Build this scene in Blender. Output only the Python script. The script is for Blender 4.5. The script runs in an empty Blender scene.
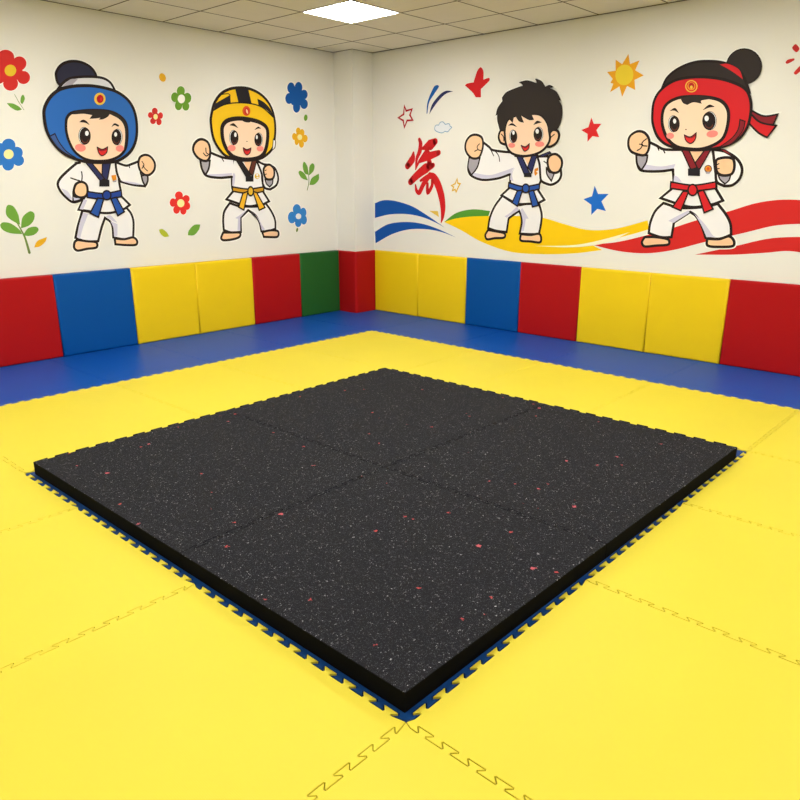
import bpy, bmesh, math, random
from mathutils import Vector, Matrix
from mathutils.geometry import tessellate_polygon, delaunay_2d_cdt
random.seed(4)
C = bpy.context.scene.collection
sc = bpy.context.scene

# ------------------------------------------------------------------ helpers
def s2l(r, g, b):
    f = lambda c: (c/255/12.92) if c/255 <= .04045 else ((c/255+.055)/1.055)**2.4
    return (f(r), f(g), f(b), 1)

def tag(o, label=None, cat=None, group=None, kind=None):
    if label: o['label'] = label
    if cat: o['category'] = cat
    if group: o['group'] = group
    if kind: o['kind'] = kind
    return o

def link(name, me, parent=None):
    o = bpy.data.objects.new(name, me); C.objects.link(o)
    if parent: o.parent = parent
    return o

def empty(name, loc, label, cat, group=None):
    o = link(name, None); o.location = loc; o.empty_display_size = .1
    return tag(o, label, cat, group)

def mesh_obj(name, bm, mats, parent=None, loc=None, smooth=False):
    me = bpy.data.meshes.new(name)
    if loc is not None: bmesh.ops.translate(bm, verts=bm.verts, vec=-Vector(loc))
    bm.to_mesh(me); bm.free()
    for m in (mats if isinstance(mats, (list, tuple)) else [mats]): me.materials.append(m)
    if smooth:
        for p in me.polygons: p.use_smooth = True
    o = link(name, me, parent)
    if loc is not None and parent is None: o.location = loc
    return o

# ------------------------------------------------------------------ materials
def nodes_of(name):
    m = bpy.data.materials.new(name); m.use_nodes = True
    nt = m.node_tree; b = nt.nodes['Principled BSDF']
    return m, nt, b

def N(nt, t, **kw):
    n = nt.nodes.new(t)
    for k, v in kw.items():
        if k in n.inputs: n.inputs[k].default_value = v
        else: setattr(n, k, v)
    return n

def paint(name, col, rough=.55, spec=.3, var=.03, scale=6, bump=0, bscale=400):
    m, nt, b = nodes_of(name)
    b.inputs['Roughness'].default_value = rough
    b.inputs['Specular IOR Level'].default_value = spec
    tc = N(nt, 'ShaderNodeTexCoord')
    nz = N(nt, 'ShaderNodeTexNoise', Scale=scale, Detail=3.0)
    nt.links.new(tc.outputs['Object'], nz.inputs['Vector'])
    mx = N(nt, 'ShaderNodeMix', data_type='RGBA')
    c = Vector(col[:3])
    mx.inputs['A'].default_value = tuple(c*(1-var)) + (1,)
    mx.inputs['B'].default_value = tuple(min(1, x*(1+var)) for x in c) + (1,)
    nt.links.new(nz.outputs['Fac'], mx.inputs['Factor'])
    nt.links.new(mx.outputs['Result'], b.inputs['Base Color'])
    if bump:
        n2 = N(nt, 'ShaderNodeTexNoise', Scale=bscale, Detail=2.0)
        nt.links.new(tc.outputs['Object'], n2.inputs['Vector'])
        bp = N(nt, 'ShaderNodeBump', Strength=bump, Distance=.002)
        nt.links.new(n2.outputs['Fac'], bp.inputs['Height'])
        nt.links.new(bp.outputs['Normal'], b.inputs['Normal'])
    return m

def foam(name, col, rough=.5, spec=.35):
    """eva foam with a fine woven emboss"""
    m, nt, b = nodes_of(name)
    b.inputs['Roughness'].default_value = rough
    b.inputs['Specular IOR Level'].default_value = spec
    geo = N(nt, 'ShaderNodeNewGeometry')
    nz = N(nt, 'ShaderNodeTexNoise', Scale=1.7, Detail=4.0)
    nt.links.new(geo.outputs['Position'], nz.inputs['Vector'])
    mx = N(nt, 'ShaderNodeMix', data_type='RGBA')
    c = Vector(col[:3])
    mx.inputs['A'].default_value = tuple(c*.95) + (1,)
    mx.inputs['B'].default_value = tuple(min(1, x*1.05) for x in c) + (1,)
    nt.links.new(nz.outputs['Fac'], mx.inputs['Factor'])
    nt.links.new(mx.outputs['Result'], b.inputs['Base Color'])
    w1 = N(nt, 'ShaderNodeTexWave', Scale=60.0, bands_direction='X')
    w2 = N(nt, 'ShaderNodeTexWave', Scale=60.0, bands_direction='Y')
    for w in (w1, w2): nt.links.new(geo.outputs['Position'], w.inputs['Vector'])
    mu = N(nt, 'ShaderNodeMath', operation='MULTIPLY')
    nt.links.new(w1.outputs['Fac'], mu.inputs[0]); nt.links.new(w2.outputs['Fac'], mu.inputs[1])
    bp = N(nt, 'ShaderNodeBump', Strength=.12, Distance=.001)
    nt.links.new(mu.outputs[0], bp.inputs['Height'])
    nt.links.new(bp.outputs['Normal'], b.inputs['Normal'])
    return m

def rubber(name):
    """black recycled-rubber crumb with pale flecks and a few red chips"""
    m, nt, b = nodes_of(name)
    b.inputs['Roughness'].default_value = .8
    b.inputs['Specular IOR Level'].default_value = .12
    geo = N(nt, 'ShaderNodeNewGeometry')
    dn = N(nt, 'ShaderNodeTexNoise', Scale=90.0, Detail=2.0)
    nt.links.new(geo.outputs['Position'], dn.inputs['Vector'])
    dm = N(nt, 'ShaderNodeMix', data_type='RGBA', blend_type='LINEAR_LIGHT')
    dm.inputs['Factor'].default_value = .014
    nt.links.new(geo.outputs['Position'], dm.inputs['A'])
    nt.links.new(dn.outputs['Color'], dm.inputs['B'])
    base = N(nt, 'ShaderNodeMix', data_type='RGBA')
    base.inputs['A'].default_value = (.004, .004, .006, 1)
    base.inputs['B'].default_value = (.014, .014, .018, 1)
    fn = N(nt, 'ShaderNodeTexNoise', Scale=220.0, Detail=3.0)
    nt.links.new(geo.outputs['Position'], fn.inputs['Vector'])
    nt.links.new(fn.outputs['Fac'], base.inputs['Factor'])
    cur = base.outputs['Result']
    def flecks(scale, radius, keep, col, chan):
        nonlocal cur
        v = N(nt, 'ShaderNodeTexVoronoi', Scale=scale)
        nt.links.new(dm.outputs['Result'], v.inputs['Vector'])
        lt = N(nt, 'ShaderNodeMath', operation='LESS_THAN'); lt.inputs[1].default_value = radius
        nt.links.new(v.outputs['Distance'], lt.inputs[0])
        sp = N(nt, 'ShaderNodeSeparateColor'); nt.links.new(v.outputs['Color'], sp.inputs[0])
        gt = N(nt, 'ShaderNodeMath', operation='LESS_THAN'); gt.inputs[1].default_value = keep
        nt.links.new(sp.outputs[chan], gt.inputs[0])
        mu = N(nt, 'ShaderNodeMath', operation='MULTIPLY')
        nt.links.new(lt.outputs[0], mu.inputs[0]); nt.links.new(gt.outputs[0], mu.inputs[1])
        mx = N(nt, 'ShaderNodeMix', data_type='RGBA'); mx.inputs['B'].default_value = col
        nt.links.new(mu.outputs[0], mx.inputs['Factor']); nt.links.new(cur, mx.inputs['A'])
        cur = mx.outputs['Result']
    flecks(240, .34, .42, (.070, .071, .080, 1), 0)
    flecks(130, .27, .12, (.27, .275, .29, 1), 1)
    flecks(50, .185, .07, (.48, .48, .50, 1), 2)
    flecks(26, .19, .024, (.42, .06, .06, 1), 0)
    flecks(17, .18, .016, (.5, .10, .12, 1), 1)
    nt.links.new(cur, b.inputs['Base Color'])
    bp = N(nt, 'ShaderNodeBump', Strength=.5, Distance=.002)
    nt.links.new(fn.outputs['Fac'], bp.inputs['Height'])
    nt.links.new(bp.outputs['Normal'], b.inputs['Normal'])
    return m

def glow(name, col, strength):
    m, nt, b = nodes_of(name)
    b.inputs['Base Color'].default_value = (.9, .9, .9, 1)
    b.inputs['Emission Color'].default_value = col
    b.inputs['Emission Strength'].default_value = strength
    return m

WALLM = paint('cream_wall_paint', (.82, .803, .75), rough=.6, spec=.2, var=.012, scale=1.5, bump=.08, bscale=250)
CEILM = paint('ceiling_tile_board', (.79, .745, .64), rough=.85, spec=.1, var=.03, scale=9, bump=.25, bscale=300)
GAPM = paint('ceiling_joint', (.13, .105, .06), rough=.9, spec=.05)
YEL = foam('yellow_foam', (.675, .555, .036), spec=.25)
BLU = foam('blue_foam', (.003, .066, .33), rough=.42, spec=.15)
BLU_SHADED = foam('blue_foam_shaded', (.004, .042, .17), rough=.5, spec=.15)  # same blue foam as the strips, the rim's shade darkened into its colour
CONC = paint('grey_concrete', (.16, .15, .13), rough=.8)
REDGE_SHADED = paint('black_rubber_edge_shaded', (.002, .002, .003), rough=.8, spec=.06, var=.2, scale=60)  # fleck-free moulded edge, with the shade on the sides put into its colour
RUB = rubber('black_rubber_crumb')
VIN = {'red': paint('red_vinyl', (.43, .006, .008), .45, .13, .03, 5, .15, 500),
       'blue': paint('blue_vinyl', (.001, .080, .330), .45, .13, .03, 5, .15, 500),
       'yellow': paint('yellow_vinyl', (.88, .61, .006), .45, .25, .02, 5, .15, 500),
       'green': paint('green_vinyl', (.018, .115, .022), .45, .13, .03, 5, .15, 500)}
LAMPM = glow('led_diffuser', (1, .988, .955, 1), 34.0)
FRAMEM = paint('lamp_frame', (.8, .8, .78), .4)

PC = {}
def pm(key):
    if key not in PC:
        cols = dict(ink=(38, 28, 26), white=(240, 238, 240), halo=(244, 243, 236), skin=(247, 213, 184), hand=(245, 199, 158),
            hair=(48, 41, 38), navyhair=(46, 46, 66), greycap=(218, 218, 226), helmetblue=(46, 104, 184), strapblue=(64, 92, 150),
            blush=(240, 140, 130), mouth=(214, 46, 44), badge=(224, 142, 44), gold=(226, 186, 70), darkred=(132, 34, 42),
            red=(206, 36, 42), crimson=(176, 28, 38), navy=(44, 48, 92), beltblue=(34, 66, 148), royal=(42, 84, 166), shade=(206, 203, 224),
            sleeve=(168, 162, 172), helmetyel=(238, 192, 30), brass=(198, 146, 36), orangeyel=(236, 180, 44), brown=(96, 50, 40), black=(36, 33, 38),
            flowerred=(206, 46, 42), poppy=(226, 52, 46), flowerblue=(48, 118, 200), deepblue=(24, 88, 166), skyblue=(54, 130, 206),
            green=(104, 152, 46), leaf=(110, 160, 62), paleleaf=(176, 186, 52), stem=(112, 136, 66), cream=(244, 232, 160), yellowc=(228, 190, 48),
            amber=(232, 176, 36), sun=(232, 164, 36), sunc=(234, 206, 56), wavey=(246, 202, 18), waveb=(14, 80, 166), waver=(208, 42, 40),
            waveg=(84, 150, 52), palewave=(228, 192, 84), ivory=(246, 240, 206), cloud=(224, 228, 234), cloudline=(122, 164, 196),
            star=(216, 40, 44), starblue=(30, 108, 206), script=(206, 32, 36), orange=(214, 84, 36), peach=(246, 190, 148), dots=(196, 44, 40),
            ochre=(222, 178, 52))
        PC[key] = paint('mural_' + key, s2l(*cols[key]), .55, .13, .015, 8)
    return PC[key]

# ------------------------------------------------------------------ camera
F, PITCH, YAW, ROLL = 712.73, 0.29183, 0.740145, 0.001053
CAM = Vector((6.3560, -6.1690, 1.4495))
fw = Vector((-math.sin(YAW)*math.cos(PITCH), math.cos(YAW)*math.cos(PITCH), -math.sin(PITCH)))
rt0 = Vector((math.cos(YAW), math.sin(YAW), 0)); up0 = rt0.cross(fw)
rt = math.cos(ROLL)*rt0 + math.sin(ROLL)*up0; up = -math.sin(ROLL)*rt0 + math.cos(ROLL)*up0
cd = bpy.data.cameras.new('camera'); cam = link('camera', cd)
cam.matrix_world = Matrix(((rt.x, up.x, -fw.x, CAM.x), (rt.y, up.y, -fw.y, CAM.y), (rt.z, up.z, -fw.z, CAM.z), (0, 0, 0, 1)))
cd.sensor_width = 36; cd.lens = F/800*36; cd.clip_start = .05
sc.camera = cam

# ------------------------------------------------------------------ room shell
TW = .036            # walls sit this far behind the faces of the pads
H = 2.863; RX = 8.3; RY = -8.3; FZ = -.025
def box(bm, x0, y0, z0, x1, y1, z1):
    vs = [bm.verts.new(p) for p in ((x0,y0,z0),(x1,y0,z0),(x1,y1,z0),(x0,y1,z0),(x0,y0,z1),(x1,y0,z1),(x1,y1,z1),(x0,y1,z1))]
    fs = [bm.faces.new([vs[i] for i in f]) for f in ((3,2,1,0),(4,5,6,7),(0,1,5,4),(1,2,6,5),(2,3,7,6),(3,0,4,7))]
    return vs, fs
def slab(name, *a, m=WALLM):
    bm = bmesh.new(); box(bm, *a)
    bmesh.ops.recalc_face_normals(bm, faces=bm.faces)
    return tag(mesh_obj(name, bm, m), kind='structure')
slab('floor', -TW-.1, RY-.1, FZ-.1, RX+.1, TW+.1, FZ, m=CONC)
slab('wall_left', -TW-.1, RY, FZ, -TW, TW+.1, H+.1)
slab('wall_right', -TW, TW, FZ, RX, TW+.1, H+.1)
slab('wall_back', -TW-.1, RY-.1, FZ, RX+.1, RY, H+.1)
slab('wall_near', RX, RY, FZ, RX+.1, TW+.1, H+.1)
CX, CY = .268, -.275      # boxed-in column in the room's corner
slab('trim_1', -TW, CY, FZ, CX, TW, H)

GX0, GSX, GY0, GSY = .579, .608, .577, .592
lights = [(1, 1), (5, 1), (1, 5), (5, 5), (9, 1), (1, 9), (9, 5), (5, 9), (9, 9)]
bm = bmesh.new()
g = .0045
for j in range(-1, 13):
    for k in range(-1, 13):
        if (j, k) in lights: continue
        x0 = max(GX0+j*GSX+g, -TW); x1 = min(GX0+(j+1)*GSX-g, RX)
        y0 = max(-(GY0+(k+1)*GSY)+g, RY); y1 = min(-(GY0+k*GSY)-g, TW)
        if x1-x0 < .02 or y1-y0 < .02: continue
        box(bm, x0, y0, H, x1, y1, H+.012)
nf = len(bm.faces)
box(bm, -TW, RY, H+.012, RX, TW, H+.1)
bw = .0055
for j in range(0, 13):
    x = GX0+j*GSX
    if x < RX: box(bm, x-bw, RY, H-.0012, x+bw, TW, H+.0015)
for k in range(0, 13):
    y = -(GY0+k*GSY)
    if y > RY: box(bm, -TW, y-bw, H-.0014, RX, y+bw, H+.0015)
for b4 in ((-TW, RY, -TW+.014, TW), (-TW, TW-.014, RX, TW), (-TW, CY-.012, CX+.012, CY), (CX, CY-.012, CX+.012, TW)): box(bm, b4[0], b4[1], H-.0018, b4[2], b4[3], H+.001)
bm.faces.ensure_lookup_table()
for f in bm.faces[nf:]: f.material_index = 1
bmesh.ops.recalc_face_normals(bm, faces=bm.faces)
tag(mesh_obj('ceiling', bm, [CEILM, GAPM]), kind='structure')

for n, (j, k) in enumerate(lights):
    x0, x1 = GX0+j*GSX+.003, GX0+(j+1)*GSX-.003
    y1, y0 = -(GY0+k*GSY)-.003, -(GY0+(k+1)*GSY)+.003
    c = ((x0+x1)/2, (y0+y1)/2, H)
    lab = ('square white LED panel glowing in the tiled ceiling near the corner column' if n == 0 else
           'square LED ceiling panel out of the picture, over the near side of the room')
    e = empty('ceiling_light', c, lab, 'ceiling light', None if n == 0 else 'ceiling panels out of the picture')
    bm = bmesh.new(); w = .012
    for a in ((x0, y0, x1, y0+w), (x0, y1-w, x1, y1), (x0, y0+w, x0+w, y1-w), (x1-w, y0+w, x1, y1-w)):
        box(bm, a[0], a[1], H-.004, a[2], a[3], H+.012)
    bmesh.ops.translate(bm, verts=bm.verts, vec=-Vector(c)); mesh_obj('frame', bm, FRAMEM, e)
    bm = bmesh.new(); box(bm, x0+w, y0+w, H-.001, x1-w, y1-w, H+.01)
    bmesh.ops.recalc_face_normals(bm, faces=bm.faces)
    bmesh.ops.translate(bm, verts=bm.verts, vec=-Vector(c)); mesh_obj('diffuser', bm, LAMPM, e)

def inset(pts, d):
    n = len(pts); res = []
    for i in range(n):
        a, b, c = pts[i-1], pts[i], pts[(i+1) % n]
        e1 = (b-a); e2 = (c-b)
        if e1.length < 1e-7 or e2.length < 1e-7: res.append(b.copy()); continue
        e1.normalize(); e2.normalize()
        n1 = Vector((-e1.y, e1.x)); n2 = Vector((-e2.y, e2.x)); m = n1+n2
        if m.length < .3: res.append(b+n1*d); continue
        m.normalize(); res.append(b+m*(d/max(.45, m.dot(n1))))
    return res

# ------------------------------------------------------------------ wall pads
PH = .7165
LP = .03            # the left wall's pads stand a little further out
def pad_mesh(w, dep):
    """upholstered pad, width along local X, front face towards local -Y"""
    bm = bmesh.new(); rings = []
    for ins, y in ((0, dep), (0, .015), (.003, .0075), (.012, .0022), (.03, 0)):
        rings.append([bm.verts.new(p) for p in ((-w/2+ins, y, ins), (w/2-ins, y, ins), (w/2-ins, y, PH-ins), (-w/2+ins, y, PH-ins))])
    for A, B in zip(rings, rings[1:]):
        for i in range(4): bm.faces.new((A[i], A[(i+1) % 4], B[(i+1) % 4], B[i]))
    bm.faces.new(rings[-1]); bm.faces.new(rings[0][::-1])
    bmesh.ops.recalc_face_normals(bm, faces=bm.faces)
    bm.normal_update()
    for e in bm.edges:
        if len(e.link_faces) == 2 and e.calc_face_angle() > .7: e.smooth = False
    return bm
def pad(wall, a, b, col, label):
    w = abs(b-a)-.003; bm = pad_mesh(w, TW-.001+(LP if wall == 'L' else 0)); m = (a+b)/2
    o = mesh_obj('wall_pad', bm, VIN[col], smooth=True); o.modifiers.new('normals', 'WEIGHTED_NORMAL')
    if wall == 'R': o.location = (m, 0, .001)
    else: o.location = (LP, m, .001); o.rotation_euler.z = math.pi/2
    tag(o, label, 'wall pad', 'padded panels along the left wall' if wall == 'L' else 'padded panels along the right wall')
LY = [-4.34, -3.637, -2.933, -2.255, -1.568, -.91, -.312]
for (a, b, c, l) in zip(LY, LY[1:], ('red', 'blue', 'yellow', 'yellow', 'red', 'green'), (
    'red vinyl wall pad at the left edge of the photo, left of the blue pad',
    'blue vinyl wall pad on the left wall, between a red and a yellow pad',
    'yellow vinyl wall pad on the left wall, next to the blue pad',
    'yellow vinyl wall pad on the left wall, next to a red pad',
    'red vinyl wall pad on the left wall, between yellow and green pads',
    'green vinyl wall pad, the only green one, beside the corner column')):
    pad('L', a, b, c, l)
RXE = [.305, .987, 1.676, 2.356, 3.03, 3.713, 4.385, 5.07]
for (a, b, c, l) in zip(RXE, RXE[1:], ('yellow', 'yellow', 'blue', 'red', 'yellow', 'yellow', 'red'), (
    'yellow vinyl wall pad on the right wall, touching the red column wrap',
    'yellow vinyl wall pad on the right wall, next to the blue pad',
    'blue vinyl wall pad on the right wall, between a yellow and a red pad',
    'red vinyl wall pad on the right wall, between the blue pad and a yellow pad',
    'yellow vinyl wall pad on the right wall, right of the middle red pad',
    'yellow vinyl wall pad on the right wall, left of the last red pad',
    'red vinyl wall pad cut by the right edge of the photo')):
    pad('R', a, b, c, l)
# the L-shaped pad wrapping the column
bm = bmesh.new()
ox, oy = CX+TW, CY-TW
rc = .032
arc = [Vector((ox-rc+rc*math.sin(t), oy+rc-rc*math.cos(t))) for t in (math.pi/2*q/6 for q in range(7))]
pts = [Vector((-TW+.002, CY-.001)), Vector((-TW+.002, oy))] + arc + [Vector((ox, TW-.002)), Vector((CX+.001, TW-.002)), Vector((CX+.001, CY-.001))]
rings = [[bm.verts.new((v.x, v.y, z)) for v in inset(pts, d)] for d, z in ((0, .001), (0, PH-.02), (.005, PH-.006), (.014, PH))]
n = len(pts)
for A, B in zip(rings, rings[1:]):
    for i in range(n): bm.faces.new((A[i], A[(i+1) % n], B[(i+1) % n], B[i]))
for a, b, c in tessellate_polygon([[v.co for v in rings[-1]]]): bm.faces.new((rings[-1][a], rings[-1][b], rings[-1][c]))
bmesh.ops.recalc_face_normals(bm, faces=bm.faces)
bm.normal_update()
for e in bm.edges:
    if len(e.link_faces) == 2 and e.calc_face_angle() > .7: e.smooth = False
o = mesh_obj('column_pad', bm, VIN['red'], loc=(ox, oy, .001), smooth=True); o.modifiers.new('normals', 'WEIGHTED_NORMAL')
tag(o, 'red vinyl pad wrapped around the corner column, between green and yellow pads', 'wall pad')

# ------------------------------------------------------------------ interlocking mats
def jig(p, q, pitch=.0857, depth=.022, margin=.022, bow=.13):
    """dovetail seam from p to q; the same line whichever way it is walked"""
    p, q = Vector(p), Vector(q)
    rev = (p.x, p.y) > (q.x, q.y)
    if rev: p, q = q, p
    d = q-p; L = d.length; d.normalize(); n = Vector((-d.y, d.x))
    k = max(1, int((L-2*margin)/pitch)); pit = (L-2*margin)/k; a = depth/2; b = pit*bow
    out = [p]
    s = margin
    for i in range(k):
        out += [p+d*(s+.02*pit)-n*a*(1 if i else .9)]
        out += [p+d*(s+.25*pit+b*.6)-n*a, p+d*(s+.25*pit+b*.75)-n*a*.6, p+d*(s+.25*pit-b*.55)+n*a*.7, p+d*(s+.25*pit-b*.4)+n*a]
        out += [p+d*(s+.75*pit+b*.4)+n*a, p+d*(s+.75*pit+b*.55)+n*a*.7, p+d*(s+.75*pit-b*.75)-n*a*.6, p+d*(s+.75*pit-b*.6)-n*a]
        s += pit
    out.append(q)
    return out[::-1] if rev else out

def mat_obj(name, pts, z0, z1, mat, gap, cham=.0012):
    """prism with a softened top edge; pts counter-clockwise"""
    P = inset(pts, gap/2); Q = inset(P, cham)
    cx = sum(p.x for p in P)/len(P); cy = sum(p.y for p in P)/len(P)
    bm = bmesh.new(); n = len(P)
    mk = lambda L, z: [bm.verts.new((v.x, v.y, z)) for v in L]
    A, B, T = mk(P, z0), mk(P, z1-cham), mk(Q, z1)
    done = set()
    for a, b, c in tessellate_polygon([[Vector((v.x, v.y, 0)) for v in P]]):
        if len({a, b, c}) < 3 or frozenset((a, b, c)) in done: continue
        done.add(frozenset((a, b, c)))
        up_ = (P[b]-P[a]).cross(P[c]-P[a]) > 0
        if not up_: b, c = c, b
        bm.faces.new((T[a], T[b], T[c])); bm.faces.new((A[a], A[c], A[b]))
    for X, Y in ((A, B), (B, T)):
        for i in range(n):
            f = bm.faces.new((X[i], X[(i+1) % n], Y[(i+1) % n], Y[i]))
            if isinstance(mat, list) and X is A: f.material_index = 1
    a1 = sum(P[i-1].cross(P[i]) for i in range(n))/2; a2 = sum(f.calc_area() for f in bm.faces if all(v in T for v in f.verts))
    if abs(a1-a2) > .003: print('MATAREA', name, a1, a2)
    return mesh_obj(name, bm, mat, loc=(cx, cy, z0))

CORN = []
def chain(p, q, f=None):
    """edge from p to q, split wherever another mat's corner lies on it"""
    f = f or jig; d = q-p; L = d.length; u = d/L
    ts = sorted(t for t, o in (((c-p).dot(u), abs((c-p).cross(u))) for c in CORN) if o < 1e-4 and 1e-3 < t < L-1e-3)
    pts = [p]; last = -1
    for t in ts:
        if t-last > 1e-3: pts.append(p+u*t); last = t
    pts.append(q); out = []
    for a, b in zip(pts, pts[1:]): out += f(a, b)[:-1]
    return out+[q]

def tile(x0, y0, x1, y1, edges='jjjj', **kw):
    """edges: bottom (y0), right (x1), top (y1), left (x0); j = jigsaw, s = straight"""
    cs = [Vector((x0, y0)), Vector((x1, y0)), Vector((x1, y1)), Vector((x0, y1))]
    pts = []
    for i in range(4):
        e = chain(cs[i], cs[(i+1) % 4]) if edges[i] == 'j' else [cs[i], cs[(i+1) % 4]]
        pts += e[:-1]
    return pts

XA, YA = 1.175, -.935
BX0, BX1, BY0, BY1 = 2.545, 5.245, -2.006, -4.926
EX, EY = 6.25, -5.93
for x in (BX0, BX1):
    for y in (BY0, BY1): CORN.append(Vector((x, y)))
for x in (XA, BX0, 3.245, 4.22, BX1, EX): CORN += [Vector((x, YA)), Vector((x, BY0))] if x != EX else [Vector((x, YA))]
for x in (2.2,): CORN.append(Vector((x, YA)))
for y in (BY0, -2.87, -3.765, BY1, EY): CORN.append(Vector((XA, y)))
for y in (-2.87, -3.765): CORN.append(Vector((BX0, y)))
for y in (BY0, -2.95, -3.89, BY1, EY): CORN.append(Vector((BX1, y)))
for x in (2.17, 3.17, 4.165): CORN.append(Vector((x, BY1)))
def yellow(x0, y0, x1, y1, label, gap=.0032):
    o = mat_obj('yellow_floor_mat', tile(x0, y0, x1, y1), FZ, 0, YEL, gap)
    tag(o, label, 'floor mat', 'yellow jigsaw floor mats')
yellow(XA, BY0, BX0, YA, 'yellow jigsaw mat in the far corner, behind the black mat', .0012)
yl = [BY0, -2.87, -3.765, BY1]
ll = ('yellow jigsaw mat by the left blue strip, second back from the far corner',
      'yellow jigsaw mat by the left blue strip, just beyond the visible cross seam',
      'yellow jigsaw mat beside the left tip of the black mat')
for i in range(3): yellow(XA, yl[i+1], BX0, yl[i], ll[i], .0012 if i == 0 else .002)
xs = [BX0, 3.245, 4.22, BX1]
ll = ('yellow jigsaw mat along the right blue strip, nearest to the far corner',
      'yellow jigsaw mat along the right blue strip, midway behind the black mat',
      'yellow jigsaw mat behind the right tip of the black mat')
for i in range(3): yellow(xs[i], BY0, xs[i+1], YA, ll[i], .0012)
ys = [YA, BY0, -2.95, -3.89, BY1, EY]
ll = ('yellow jigsaw mat at the right edge of the photo, touching the blue strip',
      'yellow jigsaw mat beside the right tip of the black mat',
      'yellow jigsaw mat along the right front side of the black mat, middle of three',
      'yellow jigsaw mat right of the front tip of the black mat',
      'yellow jigsaw mat pointing at the front tip of the black mat')
for i in range(5): yellow(BX1, ys[i+1], EX, ys[i], ll[i])
xs = [XA, 2.17, 3.17, 4.165, BX1]
ll = ('yellow jigsaw mat at the left edge of the photo, touching the blue strip',
      'yellow jigsaw mat in front of the left tip of the black mat',
      'yellow jigsaw mat along the left front side of the black mat, middle of three',
      'yellow jigsaw mat left of the front tip of the black mat')
for i in range(4): yellow(xs[i], EY, xs[i+1], BY1, ll[i], .0022)

def blue(pts, label, gap=.0022):
    o = mat_obj('blue_floor_mat', pts, FZ, 0, BLU, gap)
    tag(o, label, 'floor mat', 'blue jigsaw floor mats along the walls')
wl, wr = -TW+.001, TW-.001
# corner mat, notched round the column
cpts = jig((wl, YA), (XA, YA))[:-1] + jig((XA, YA), (XA, wr))[:-1] + [Vector((XA, wr)), Vector((CX+.001, wr)), Vector((CX+.001, CY-.001)), Vector((wl, CY-.001))]
blue(cpts, 'blue jigsaw mat in the far corner, notched round the column', .001)
yb = [YA, BY0, -2.87, -3.765, BY1, EY]
ll = ('blue jigsaw mat below the red and yellow pads of the left wall',
      'blue jigsaw mat below the two yellow pads of the left wall',
      'blue jigsaw mat below the blue pad of the left wall',
      'blue jigsaw mat at the left edge of the photo',
      'blue jigsaw mat outside the left edge of the photo')
for i in range(4): blue(tile(wl, yb[i+1], XA, yb[i], 'jjjs'), ll[i], .0012)
xb = [XA, 2.2, 3.245, 4.22, BX1, EX]
ll = ('blue jigsaw mat below the second yellow pad and blue pad of the right wall',
      'blue jigsaw mat below the middle red pad of the right wall',
      'blue jigsaw mat below the two right-hand yellow pads of the right wall',
      'blue jigsaw mat below the last red pad at the right edge',
      'blue jigsaw mat outside the right edge of the photo')
for i in range(4): blue(tile(xb[i], YA, xb[i+1], wr, 'jjsj'), ll[i], .0012)

o = mat_obj('blue_base_mat', tile(BX0, BY1, BX1, BY0), FZ, -.003, BLU_SHADED, .007)
tag(o, 'blue jigsaw mat showing as a toothed rim under the black rubber mat', 'floor mat')

# four rubber tiles, laid as one square
RL, RF, RR, RB = Vector((2.598, -4.898)), Vector((5.219, -4.902)), Vector((5.238, -2.172)), Vector((2.560, -2.186))
RM = Vector((4.0, -3.705))
mid = lambda a, b, t: a.lerp(b, t)
mLF, mFR, mRB, mBL = mid(RL, RF, .545), mid(RF, RR, .443), mid(RB, RR, .545), mid(RL, RB, .443)
jr = lambda a, b: jig(a, b, .11, .02, .04)
st = lambda a, b: [a, b]
def rub(edges, label):
    pts = []
    for f, a, b in edges: pts += [Vector(v) for v in f(a, b)[:-1]]
    o = mat_obj('black_rubber_mat', pts, -.0025, .067, [RUB, REDGE_SHADED], .0024, .0018)
    tag(o, label, 'rubber mat', 'thick rubber mats laid as a square')
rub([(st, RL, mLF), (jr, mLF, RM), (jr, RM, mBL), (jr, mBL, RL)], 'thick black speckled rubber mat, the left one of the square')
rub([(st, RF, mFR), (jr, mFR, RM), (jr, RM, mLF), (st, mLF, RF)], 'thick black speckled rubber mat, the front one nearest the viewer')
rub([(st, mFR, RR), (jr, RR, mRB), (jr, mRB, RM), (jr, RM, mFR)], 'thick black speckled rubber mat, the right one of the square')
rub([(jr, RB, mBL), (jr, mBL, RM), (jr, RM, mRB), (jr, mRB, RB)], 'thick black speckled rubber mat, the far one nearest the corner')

# ------------------------------------------------------------------ wall paintings
# outlines were traced on the photo; every point is put on the real wall plane and stored in metres
def on_wall(u, v, wall):
    d = fw + rt*((u-400)/F) - up*((v-400)/F)
    s = ((-TW-CAM.x)/d.x) if wall == 'L' else ((TW-CAM.y)/d.y)
    P = CAM + d*s
    return (P.y, P.z) if wall == 'L' else (P.x, P.z)
def to3(uv, wall, dep):
    return Vector((-TW+dep, uv[0], uv[1])) if wall == 'L' else Vector((uv[0], TW-dep, uv[1]))

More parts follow.
